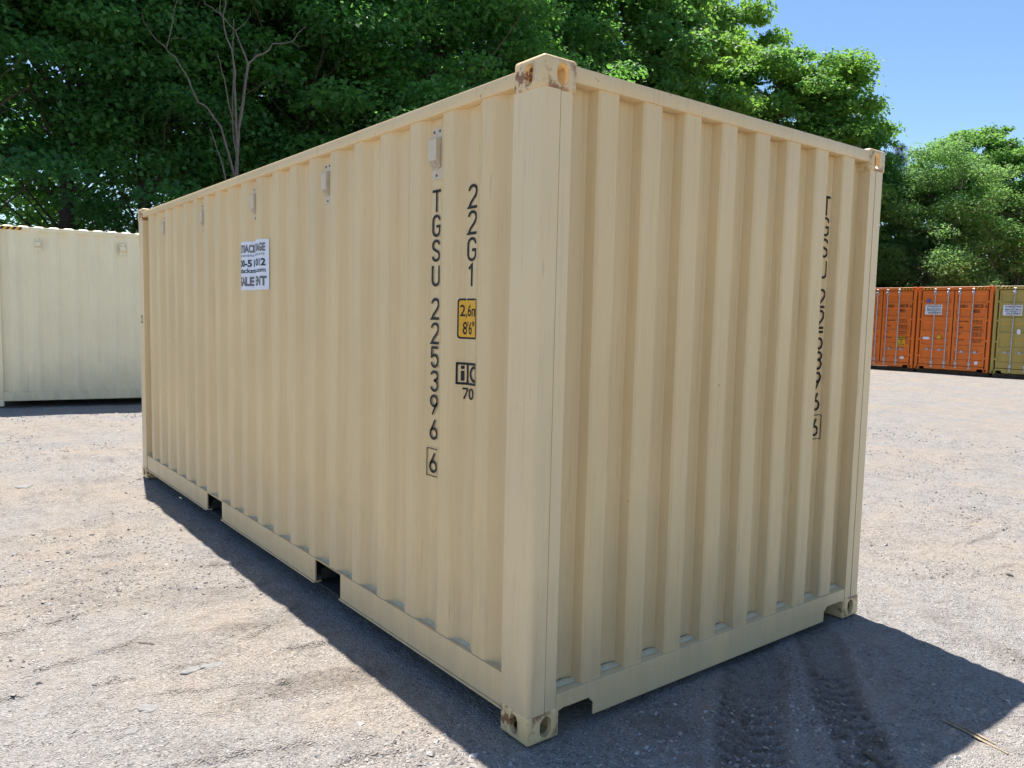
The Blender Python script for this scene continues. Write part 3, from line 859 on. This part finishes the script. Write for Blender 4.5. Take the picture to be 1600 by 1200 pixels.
# ---- the row of containers on the right, doors towards the yard
def row_container(mat, y0, label, number, sign, extras):
    X0 = 26.8
    L = 12.192
    r, sp, ep = container('shipping_container', L, 2.896, mat, mat, mat, mat, (X0 + L, y0, 0.125), math.radians(90), seed=int(y0 * 3), detail=False)
    tag(r, label, 'container', 'shipping containers')
    H = 2.896
    face = lambda u, v, o=0.0: (CW - u, L - 0.022 + o, v)          # u from the viewer's left
    top = lambda u, v, o=0.0: (CW - u, L - 0.006 + o, v)
    for a, b, ln in ((0.18, 0.62, 0.05), (CW - 0.62, CW - 0.18, 0.05)):
        hazard('hazard_strip', r, top, a, b, H - 0.095, H - 0.035, 4, ln, M_yellow, M_black)
    if number:
        lines = [('OBSU', 1.42, 1.66, 2.17, 0.10), (number, 1.86, 2.16, 2.17, 0.12), ('6', 2.22, 2.28, 2.17, 0.11), ('45G1', 1.86, 2.06, 2.00, 0.12)]
        for i, (a, b, c) in enumerate((('MAX.GROSS', '32,500 KG', '71,650 LB'), ('TARE', '3,880 KG', '8,550 LB'), ('NET', '28,620 KG', '63,100 LB'), ('CU.CAP', '76.4 CU.M', '2,698 CU.F'))):
            z = 1.68 - 0.21 * i
            lines += [(a, 1.42, 1.42 + 0.034 * len(a), z, 0.05), (b, 1.87, 2.16, z + 0.02, 0.05), (c, 1.87, 2.16, z - 0.055, 0.05)]
        for tx, a, b, z, hh in lines:
            Flat().text(tx, a, b, z, hh, 0.02).put('door_marking', M_redprint, r, lambda u, v: face(u, v, 0.004))
    if sign:
        bq = Flat().rect(sign[0] - 0.02, sign[1] + 0.0, sign[2] - 0.0, sign[3]).put('sign_backing', M_galv, r, lambda u, v: face(u, v, 0.003))
        sign_art(r, lambda u, v: face(u, v, 0.006), lambda u, v: face(u, v, 0.009), (), sign[0], sign[1], sign[2], sign[3])
    for kind, *a in extras:
        if kind == 'triangle':
            u, v, s = a
            k = Flat().poly([(u - s, v - s * 0.8), (u + s, v - s * 0.8), (u, v + s * 0.9)]).put('warning_sticker', M_black, r, lambda p, q: face(p, q, 0.004))
            Flat().poly([(u - s * .8, v - s * 0.68), (u + s * .8, v - s * 0.68), (u, v + s * 0.68)]).put('sticker_face', M_yellow, k, lambda p, q: face(p, q, 0.006))
        if kind == 'plate':
            u, v, wd, hh, mt, rad = a
            k = Flat().poly(rounded(u - wd / 2, u + wd / 2, v - hh / 2, v + hh / 2, rad)).put('sticker', mt, r, lambda p, q: face(p, q, 0.004))
        if kind == 'caution':
            u, v, wd, hh = a
            k = Flat().rect(u - wd / 2, u + wd / 2, v - hh / 2, v + hh / 2).put('caution_sticker', M_yellow, r, lambda p, q: face(p, q, 0.004))
            c = Flat()
            for i, tx in enumerate(('CAUTION', '9\'6"', 'HIGH', 'CONTAINER')):
                c.text(tx, u - wd * (0.42 if i in (0, 3) else 0.22), u + wd * (0.42 if i in (0, 3) else 0.22), v + hh * (0.28 - 0.23 * i), hh * 0.13, 0.03)
            c.put('caution_text', M_black, k, lambda p, q: face(p, q, 0.006))
    # sleepers that carry the container
    for k, yy in enumerate((L - 0.25,)):
        m = MB().box(-0.12, 0.12, 0.02, CW - 0.02, 0, 0.124)
        b = m.build('timber_sleeper', M_timber, None, bevel=0.008, seg=1)
        b.location = (X0 + 0.30, y0, 0.0)
        yield_label = {11: 'dark timber sleeper under the leftmost orange container', 8: 'dark timber sleeper under the orange container with the white sign', 6: 'dark timber sleeper under the olive container'}[int(y0)]
        tag(b, yield_label, 'timber', 'sleepers under the containers')
    return r
row_container(M_orange, 11.20, 'orange container at the left of the row, with a yellow caution sticker', '060130', None,
              [('caution', 1.99, 0.96, 0.28, 0.34), ('plate', 2.04, 0.36, 0.14, 0.09, M_sign, 0.02)])
row_container(M_orange, 8.71, 'orange container with a white sign and a yellow warning triangle', '060128', (0.28, 0.84, 1.93, 2.27),
              [('triangle', 0.79, 1.18, 0.125), ('plate', 0.36, 1.10, 0.24, 0.09, M_sign, 0.04), ('plate', 0.37, 2.40, 0.13, 0.13, M_blue, 0.02), ('plate', 2.05, 0.31, 0.12, 0.12, M_sign, 0.058)])
row_container(M_olive, 6.22, 'olive green container at the right edge of the photo', None, (0.28, 0.84, 1.93, 2.27),
              [('plate', 0.78, 1.40, 0.11, 0.17, M_sign, 0.05)])

# ------------------------------------------------------------------ trees
def leaf_quads(P, N, T, size, aspect, r):
    """leaf = folded diamond; P centres, N normals, T tip directions"""
    T = T - (T * N).sum(1)[:, None] * N
    T /= np.linalg.norm(T, axis=1)[:, None] + 1e-9
    S = np.cross(N, T)
    sz = size * (0.65 + 0.7 * r.random(len(P)))[:, None]
    a = P - T * sz * 0.5
    b = P + S * sz * aspect * 0.5 + N * sz * 0.10 - T * sz * 0.08
    c = P + T * sz * 0.5 - N * sz * 0.08
    d = P - S * sz * aspect * 0.5 + N * sz * 0.10 - T * sz * 0.08
    V = np.stack([a, b, c, d], 1).reshape(-1, 3)
    F = np.arange(len(P) * 4).reshape(-1, 4)
    return V, F

def tree_meshes(name, seed, H, R, base, n_cl, n_leaf, leaf, trunk_r, spread=1.0, aspect=0.85, cl_r=0.75, flat=0.5, shape='round', hole=0.0, stems=1, lean=0.0, trunk=True):
    r = np.random.default_rng(seed)
    # cluster centres in an irregular crown
    th = r.random(n_cl) * 2 * np.pi
    u = r.random(n_cl)
    zc = base + (H - base) * (0.03 + 0.97 * u ** (0.85))
    f = (zc - base) / (H - base)
    if shape == 'round': env = np.sqrt(np.clip(1 - ((f - 0.42) / 0.60) ** 2, 0.02, 1))
    elif shape == 'tall': env = np.clip(1.05 - 0.85 * f, 0.1, 1) * np.clip(f * 6, 0.4, 1)
    else: env = np.clip(1.0 - f, 0.06, 1)
    lob = 1 + 0.28 * np.sin(th * 3 + seed) * np.sin(f * 7 + seed) + 0.18 * np.sin(th * 5 + f * 9 + seed * 2)
    rr = R * env * lob * np.sqrt(0.10 + 0.90 * r.random(n_cl))
    C = np.stack([rr * np.cos(th), rr * np.sin(th), zc + 0.25 * r.normal(size=n_cl)], 1)
    C[:, 0] += lean * f * H
    if hole:
        g1 = vnoise(C[:, 0] * 0.42 + seed * 3.1, C[:, 2] * 0.42 + C[:, 1] * 0.21) + vnoise(C[:, 1] * 0.42 + seed, C[:, 2] * 0.36 - C[:, 0] * 0.2)
        C = C[g1 > np.quantile(g1, hole)]
    # leaves
    k = len(C)
    ci = r.integers(0, k, n_leaf)
    csz = cl_r * (0.40 + 1.05 * r.random(k) ** 1.3)
    off = r.normal(size=(n_leaf, 3)); off /= np.linalg.norm(off, axis=1)[:, None]
    off *= (r.random(n_leaf) ** 0.5 * np.where(r.random(n_leaf) < 0.14, 1.0 + 0.75 * r.random(n_leaf), 1.0))[:, None]
    prb = csz ** 2.2 / (csz ** 2.2).sum()
    ci = r.choice(k, n_leaf, p=prb)
    loc = off * csz[ci][:, None] * np.array([1, 1, flat])
    loc[:, 2] -= 0.16 * (loc[:, 0] ** 2 + loc[:, 1] ** 2) / (csz[ci] + 0.1)
    P = C[ci] + loc
    out = C[ci] * np.array([1, 1, 0]); out /= np.linalg.norm(out, axis=1)[:, None] + 1e-6
    N = np.array([0, 0, 1.0]) + 0.55 * r.normal(size=(n_leaf, 3)) + 0.35 * off + 0.2 * out
    N /= np.linalg.norm(N, axis=1)[:, None]
    T = out * 0.6 + off * 0.7 + r.normal(size=(n_leaf, 3)) * 0.5 - np.array([0, 0, 0.35])
    V, F = leaf_quads(P, N, T, leaf, aspect, r)
    crown = np_mesh(name + '_crown', V, F, False)
    if not trunk: return None, crown
    # trunk(s) and limbs
    m = MB()
    stemlines = []
    for s in range(stems):
        a = s * 2.4 + seed; sp_ = (0.10 * H if stems > 1 else 0.02 * H)
        hs = H * (0.86 - 0.1 * s / max(1, stems))
        pts = []
        for i in range(9):
            q = i / 8
            pts.append(Vector((lean * q * H + math.cos(a) * sp_ * q + 0.10 * math.sin(q * 5 + seed + s), math.sin(a) * sp_ * q + 0.10 * math.sin(q * 4 + seed * 2), -0.15 + hs * q)))
        rad = [trunk_r * (1.25 if i == 0 else 1.0) * (1 - 0.86 * i / 8) / (1 if stems == 1 else 1.35) + 0.012 for i in range(9)]
        m.tube(pts, rad, 9)
        stemlines.append((pts, rad, hs))
    for j in range(k):
        pts, rad, hs = stemlines[j % stems]
        c = Vector(C[j]); d = math.hypot(c.x - lean * c.z, c.y)
        za = max(base * 0.55, min(hs * 0.93, c.z - d * (0.55 + 0.3 * r.random())))
        q = (za + 0.15) / hs * 8; i = int(min(7, max(0, q))); fr = min(1.0, max(0.0, q - i))
        p0 = pts[i].lerp(pts[i + 1], fr); r0 = min(rad[i] * 0.30, 0.008 + 0.0075 * d)
        mid1 = p0.lerp(c, 0.35) + Vector((r.normal() * 0.12, r.normal() * 0.12, 0.10 * d))
        mid2 = p0.lerp(c, 0.70) + Vector((r.normal() * 0.15, r.normal() * 0.15, 0.08 * d))
        m.tube([p0, mid1, mid2, c], [r0, r0 * 0.7, r0 * 0.45, 0.006], 4, cap=False)
    trunk = m.mesh(name + '_trunk', smooth=True)
    return trunk, crown

KINDS = {
 'maple_a': (tree_meshes('maple_a', 3, 15.0, 4.7, 3.6, 170, 60000, 0.134, 0.24, cl_r=1.15, flat=0.34, hole=0.25), M_leaf, M_bark),
 'maple_b': (tree_meshes('maple_b', 8, 14.0, 4.1, 3.2, 150, 54000, 0.134, 0.21, cl_r=1.10, flat=0.34, hole=0.25), M_leaf, M_bark),
 'bright_a': (tree_meshes('bright_a', 12, 15.0, 4.3, 1.5, 150, 30000, 0.200, 0.22, cl_r=1.00, flat=0.42, hole=0.25), M_leaf_b, M_bark),
 'bright_b': (tree_meshes('bright_b', 15, 14.0, 3.7, 1.0, 130, 26000, 0.200, 0.20, cl_r=0.95, flat=0.42, hole=0.25), M_leaf_b, M_bark),
 'fine': (tree_meshes('fine', 21, 11.0, 3.3, 1.6, 190, 42000, 0.130, 0.075, aspect=0.6, cl_r=0.80, flat=0.55, stems=2, hole=0.15), M_leaf_c, M_bark_pale),
 'pine': (tree_meshes('pine', 30, 14.0, 2.6, 3.0, 130, 30000, 0.20, 0.17, aspect=0.10, cl_r=0.70, flat=0.35, shape='cone'), M_pine, M_bark),
}
def spot(az, dist):
    return CAM[0] + dist * math.cos(math.radians(az)), CAM[1] + dist * math.sin(math.radians(az))
def plant(kind, name, az, dist, scale, label, group, sz=1.0, cat='tree'):
    """az in degrees from +x, dist in metres from where the photographer stood"""
    (tm, cm), lm, bm_ = KINDS[kind]
    o = empty(name, (*spot(az, dist), -0.05), random.random() * 6.28)
    o.scale = (scale, scale, scale * sz)
    if not tm.materials: tm.materials.append(bm_)
    if not cm.materials: cm.materials.append(lm)
    link('trunk', tm, None, o)
    link('crown', cm, None, o)
    tag(o, label, cat, group)
    return o
G1 = 'trees of the dark wood at the left'
G2 = 'sunlit trees at the right'
for az, d, k, s, lb in (
    (95, 25, 'maple_b', 1.05, 'dark maple mostly outside the photo at the left'),
    (87.5, 24.0, 'maple_a', 1.05, 'dark maple at the left edge, boughs hanging above the cream container'),
    (81.5, 25.5, 'maple_b', 1.1, 'dark maple above the right part of the cream container'),
    (76.5, 25.0, 'maple_a', 1.0, 'dark maple above the far left corner of the tan container'),
    (71.5, 27.5, 'maple_b', 1.15, 'dark maple directly behind the bare dead tree'),
    (67.0, 26.0, 'maple_a', 1.05, 'dark maple just right of the bare dead tree'),
    (62.5, 27.5, 'maple_b', 1.15, 'dark maple above the second roof vent from the near corner'),
    (58.5, 27.0, 'maple_a', 1.08, 'dark maple above the top rail between the two nearest vents'),
    (54.5, 29.5, 'maple_b', 1.15, 'dark maple just left of the near top corner of the tan container')):
    plant(k, 'maple_tree', az, d, s, lb, G1)
for az, d, k, s, sz, nm, lb in (
    (50.0, 34, 'bright_b', 1.15, 1.05, 'broadleaf_tree', 'bright tree directly above the near top corner of the tan container'),
    (45.8, 36, 'bright_a', 1.12, 1.05, 'broadleaf_tree', 'loose bright tree right of the near top corner, reaching the upper edge'),
    (42.3, 40, 'bright_b', 1.2, 1.05, 'broadleaf_tree', 'bright tree at the upper edge just left of the open sky'),
    (40.6, 39, 'bright_a', 1.02, 1.0, 'broadleaf_tree', 'bright tree whose side meets the open sky at the upper edge'),
    (37.6, 45, 'bright_b', 0.95, 1.37, 'broadleaf_tree', 'tall narrow tree rising highest against the blue sky'),
    (34.3, 43, 'bright_a', 1.02, 1.0, 'broadleaf_tree', 'yellow green rounded tree above the middle of the end wall'),
    (31.6, 44, 'bright_b', 1.05, 0.99, 'broadleaf_tree', 'bright tree whose top stands above the right part of the end wall'),
    (29.7, 46, 'bright_a', 0.76, 1.14, 'broadleaf_tree', 'bright tree stepping down to the gap of blue sky'),
    (26.6, 49, 'pine', 0.80, 1.02, 'pine_tree', 'thin dark pine whose wispy tip shows in the gap of sky'),
    (26.2, 46, 'maple_b', 0.70, 0.98, 'broadleaf_tree', 'shaded tree left of the pale stems behind the orange containers'),
    (24.2, 44, 'fine', 0.98, 0.95, 'birch_tree', 'grey green birch with pale stems behind the orange containers'),
    (22.3, 47, 'bright_a', 0.82, 0.94, 'broadleaf_tree', 'round topped tree standing highest at the right'),
    (20.3, 44, 'fine', 0.86, 0.92, 'birch_tree', 'lower fine leaved tree at the right edge behind the olive container'),
    (17.6, 46, 'bright_a', 0.72, 1.0, 'broadleaf_tree', 'tree at the far right mostly outside the photo')):
    plant(k, nm, az, d, s, lb, G2, sz)

def mass(name, spots, leaf, mat, label, n_leaf, n_cl, cl_r, base, Rf, hole):
    """wood that reads as one mass: many crowns joined, no single one can be told apart"""
    VV = []; FF = []; n = 0
    for i, (az, d, h) in enumerate(spots):
        tm, cm = tree_meshes('m', 100 + i, h, h * Rf, base, n_cl, n_leaf, leaf, 0.06, cl_r=cl_r, flat=0.6, hole=hole, trunk=False)
        for me in (cm,):
            co = np.zeros(len(me.vertices) * 3, np.float32); me.vertices.foreach_get('co', co); co = co.reshape(-1, 3)
            x, y = spot(az, d); co = co + np.array([x, y, -0.05], np.float32)
            VV.append(co); FF.append(np.arange(len(co)).reshape(-1, 4) + n); n += len(co)
        bpy.data.meshes.remove(cm)
    o = link(name, np_mesh(name, np.concatenate(VV), np.concatenate(FF)), mat)
    tag(o, label, 'woodland', kind='stuff')
rear = [(90, 33, 15), (84, 34, 16), (79, 35, 16), (74, 35, 17), (69, 35, 16), (64.5, 36, 17), (60, 37, 17), (56, 39, 18), (51.5, 43, 18), (47.5, 46, 18), (43.8, 48, 18), (41.2, 50, 17.0), (35.3, 53, 14.5), (32, 52, 14), (30.0, 54, 12.5), (25.2, 55, 10.5), (22.8, 54, 11), (19, 53, 10)]
mass('rear_woodland', rear, 0.26, M_leaf, 'rear trees of the wood, one leafy mass seen through the gaps', 6500, 80, 1.3, 2.5, 0.27, 0.40)
low = []
for i in range(40):
    az = 16 + i * 1.95 + random.uniform(-0.5, 0.5)
    d = (44 + random.uniform(-0.5, 4)) if az < 33 else (39 - (az - 33) * 0.40 + random.uniform(0, 3) if az < 60 else 26 + random.uniform(-1.5, 3.5))
    low.append((az, d, random.uniform(2.6, 4.6)))
mass('undergrowth', low, 0.15, M_leaf, 'leafy undergrowth along the foot of the wood', 3400, 34, 0.75, 0.1, 0.55, 0.1)
# bare dead tree
DEAD = [([(4.95, 17.70, -0.1), (4.90, 17.68, 2.5), (4.88, 17.67, 4.57), (4.88, 17.67, 5.09), (4.93, 17.66, 6.13), (5.03, 17.62, 6.75), (5.15, 17.58, 7.69)], 0.115, 0.06),
 ([(5.15, 17.58, 7.69), (5.32, 17.45, 7.89), (5.56, 17.30, 8.04), (5.63, 17.22, 8.19), (6.03, 17.00, 8.27), (6.13, 16.92, 8.45), (6.31, 16.80, 8.64)], 0.050, 0.012),
 ([(5.25, 17.50, 7.85), (5.46, 17.60, 8.22)], 0.022, 0.008),
 ([(6.03, 17.00, 8.27), (6.30, 17.05, 8.22), (6.45, 17.1, 8.28)], 0.014, 0.005),
 ([(5.15, 17.58, 7.69), (5.0, 17.63, 8.08), (4.9, 17.75, 8.46), (4.67, 17.84, 8.72), (4.59, 17.97, 8.86), (4.63, 18.0, 9.27), (4.7, 18.0, 9.9)], 0.048, 0.012),
 ([(4.9, 17.75, 8.46), (5.16, 17.65, 8.75), (5.22, 17.6, 9.0)], 0.020, 0.006),
 ([(4.9, 17.67, 5.3), (4.85, 17.60, 6.32), (4.8, 17.55, 7.14), (4.76, 17.5, 7.68), (4.6, 17.5, 8.17), (4.52, 17.5, 8.65), (4.56, 17.5, 9.26), (4.5, 17.5, 10.0)], 0.060, 0.020),
 ([(4.52, 17.5, 8.65), (4.39, 17.5, 8.71), (4.12, 17.55, 8.84), (4.07, 17.6, 9.18), (3.98, 17.6, 9.6)], 0.028, 0.008),
 ([(4.9, 17.67, 5.4), (4.82, 17.75, 6.22), (4.86, 17.78, 7.39), (4.88, 17.80, 8.75)], 0.050, 0.022),
 ([(4.88, 17.69, 4.8), (4.54, 17.79, 6.13), (4.24, 17.88, 6.55), (4.06, 17.93, 6.64), (3.83, 18.0, 7.21), (3.56, 18.07, 7.65), (3.35, 18.13, 7.85), (3.03, 18.21, 8.16), (2.89, 18.24, 8.53)], 0.060, 0.012),
 ([(3.39, 18.12, 7.83), (3.49, 18.0, 8.3), (3.63, 17.9, 9.04), (3.6, 17.9, 9.6)], 0.028, 0.010),
 ([(3.45, 18.0, 8.0), (3.75, 17.9, 8.05), (3.9, 17.85, 8.2)], 0.012, 0.005),
 ([(4.75, 17.76, 4.4), (4.57, 17.78, 5.21), (4.42, 17.82, 5.66), (4.3, 17.86, 6.06)], 0.045, 0.020),
 ([(4.85, 17.72, 6.2), (4.64, 17.65, 6.97), (4.51, 17.6, 7.41), (4.39, 17.55, 7.78)], 0.035, 0.015)]
dead = empty('dead_tree', (4.95, 17.7, 0))
for i, (pts, r0, r1) in enumerate(DEAD):
    n = len(pts)
    P2 = []; R2 = []
    for a in range(n - 1):
        for f in (0, 0.5):
            p = Vector(pts[a]).lerp(Vector(pts[a + 1]), f)
            if f: p += Vector((random.gauss(0, 0.02), random.gauss(0, 0.02), random.gauss(0, 0.02)))
            P2.append(p - Vector((4.95, 17.7, 0))); R2.append(0.52 * (r0 + (r1 - r0) * (a + f) / (n - 1)))
    P2.append(Vector(pts[-1]) - Vector((4.95, 17.7, 0))); R2.append(0.52 * r1)
    MB().tube(P2, R2, 7).build('trunk' if i == 0 else 'branch', M_deadwood, dead, smooth=True)
tag(dead, 'bare dead tree with bleached branches in front of the dark wood', 'tree')

# ------------------------------------------------------------------ loose gravel and litter in the yard
def gravel(n=60000):
    r = np.random.default_rng(5)
    d = 1.6 + 13 * r.random(n) ** 1.9
    az = np.radians(52 + (r.random(n) - 0.5) * 96)
    x = CAM[0] + d * np.cos(az); y = CAM[1] + d * np.sin(az)
    dens = vnoise(x * 1.1 + 2, y * 1.1) + 0.6 * vnoise(x * 4, y * 4)
    keep = (r.random(n) < 0.38 + 1.9 * dens) & ~((x > -0.03) & (x < 2.47) & (y > -0.03) & (y < 6.1))
    x, y, d = x[keep], y[keep], d[keep]
    n = len(x)
    z, _ = relief(x, y)
    s = 0.0026 + 0.0066 * r.random(n) ** 4 + 0.013 * (r.random(n) ** 80) + 0.0007 * d
    O = np.array([(1, 0, 0), (-1, 0, 0), (0, 1, 0), (0, -1, 0), (0, 0, 1), (0, 0, -1)], float)
    V = O[None] * (0.7 + 0.6 * r.random((n, 6, 1))) + 0.25 * r.normal(size=(n, 6, 3))
    V[:, :, 2] *= 0.62
    V = V * s[:, None, None]
    V += np.stack([x, y, z + s * 0.12], 1)[:, None, :]
    T = np.array([(0, 2, 4), (2, 1, 4), (1, 3, 4), (3, 0, 4), (2, 0, 5), (1, 2, 5), (3, 1, 5), (0, 3, 5)])
    F = (T[None] + (np.arange(n) * 6)[:, None, None]).reshape(-1, 3)
    return np_mesh('gravel', V.reshape(-1, 3), F, False)
tag(link('gravel', gravel(), M_stone), 'loose small gravel strewn over the yard', 'gravel', kind='stuff')

def flat_stone(x, y, r, seed, label):
    q = random.Random(seed); n = 13
    P = [(r * q.uniform(0.55, 1.15) * math.cos(2 * math.pi * i / n), 0.62 * r * q.uniform(0.55, 1.15) * math.sin(2 * math.pi * i / n)) for i in range(n)]
    o = MB().prism(P, -0.02, 0.004, lambda u, v, a: (u, v, a + 0.03 * u)).build('flat_stone', M_slate, None, bevel=0.003, seg=1)
    o.location = (x, y, zat(x, y)); o.rotation_euler = (0, 0, q.random() * 6)
    tag(o, label, 'stone', 'flat stones in the yard')
flat_stone(-0.84, 1.41, 0.055, 1, 'left one of the two flat grey stones near each other left of the shadow')
flat_stone(-0.75, 1.41, 0.060, 2, 'right one of the two flat grey stones near each other left of the shadow')
flat_stone(-1.08, 1.16, 0.060, 3, 'larger flat blue grey stone low at the left')
flat_stone(-1.18, 1.01, 0.045, 4, 'small flat stone lowest at the left')
flat_stone(-1.00, 6.11, 0.12, 6, 'dark flat stone far off at the left edge')

def stick(name, p, q, r0, label, cat, mat=M_wood, flatn=0.5):
    z0, z1 = zat(*p) + r0 * 0.6, zat(*q) + r0 * 0.6
    m = Vector(((p[0] + q[0]) / 2, (p[1] + q[1]) / 2, max(z0, z1) + 0.004))
    a = Vector((p[0], p[1], z0)); b = Vector((q[0], q[1], z1))
    d = (b - a).normalized(); s = Vector((-d.y, d.x, 0))
    V = []
    for t, k in ((0, 0.6), (0.3, 1.0), (0.7, 0.9), (1.0, 0.45)):
        c = a.lerp(b, t) + s * random.gauss(0, r0 * 0.5) + Vector((0, 0, 0.004 * math.sin(3.14 * t)))
        V += [c + s * r0 * k, c + Vector((0, 0, r0 * flatn * k)), c - s * r0 * k, c - Vector((0, 0, r0 * flatn * k))]
    F = [(i * 4 + j, i * 4 + (j + 1) % 4, (i + 1) * 4 + (j + 1) % 4, (i + 1) * 4 + j) for i in range(3) for j in range(4)] + [(3, 2, 1, 0), (12, 13, 14, 15)]
    o = MB().add([v - a for v in V], F).build(name, mat)
    o.location = a
    tag(o, label, cat)
stick('wood_splinter', (-0.965, 1.885), (-0.905, 1.815), 0.006, 'short dark splinter of wood on the sunlit ground at the left', 'stick', M_timber)
stick('wooden_stick', (1.555, -0.845), (1.50, -1.115), 0.0075, 'longer pale wooden slat crossing the edge of the shadow', 'stick')
stick('wooden_stick', (1.575, -0.86), (1.535, -1.06), 0.0065, 'shorter pale wooden slat beside the long one at the shadow edge', 'stick')
stick('wooden_stick', (1.045, -0.775), (1.00, -0.90), 0.013, 'grey brown piece of wood at the bottom edge in the shadow', 'stick', M_timber)
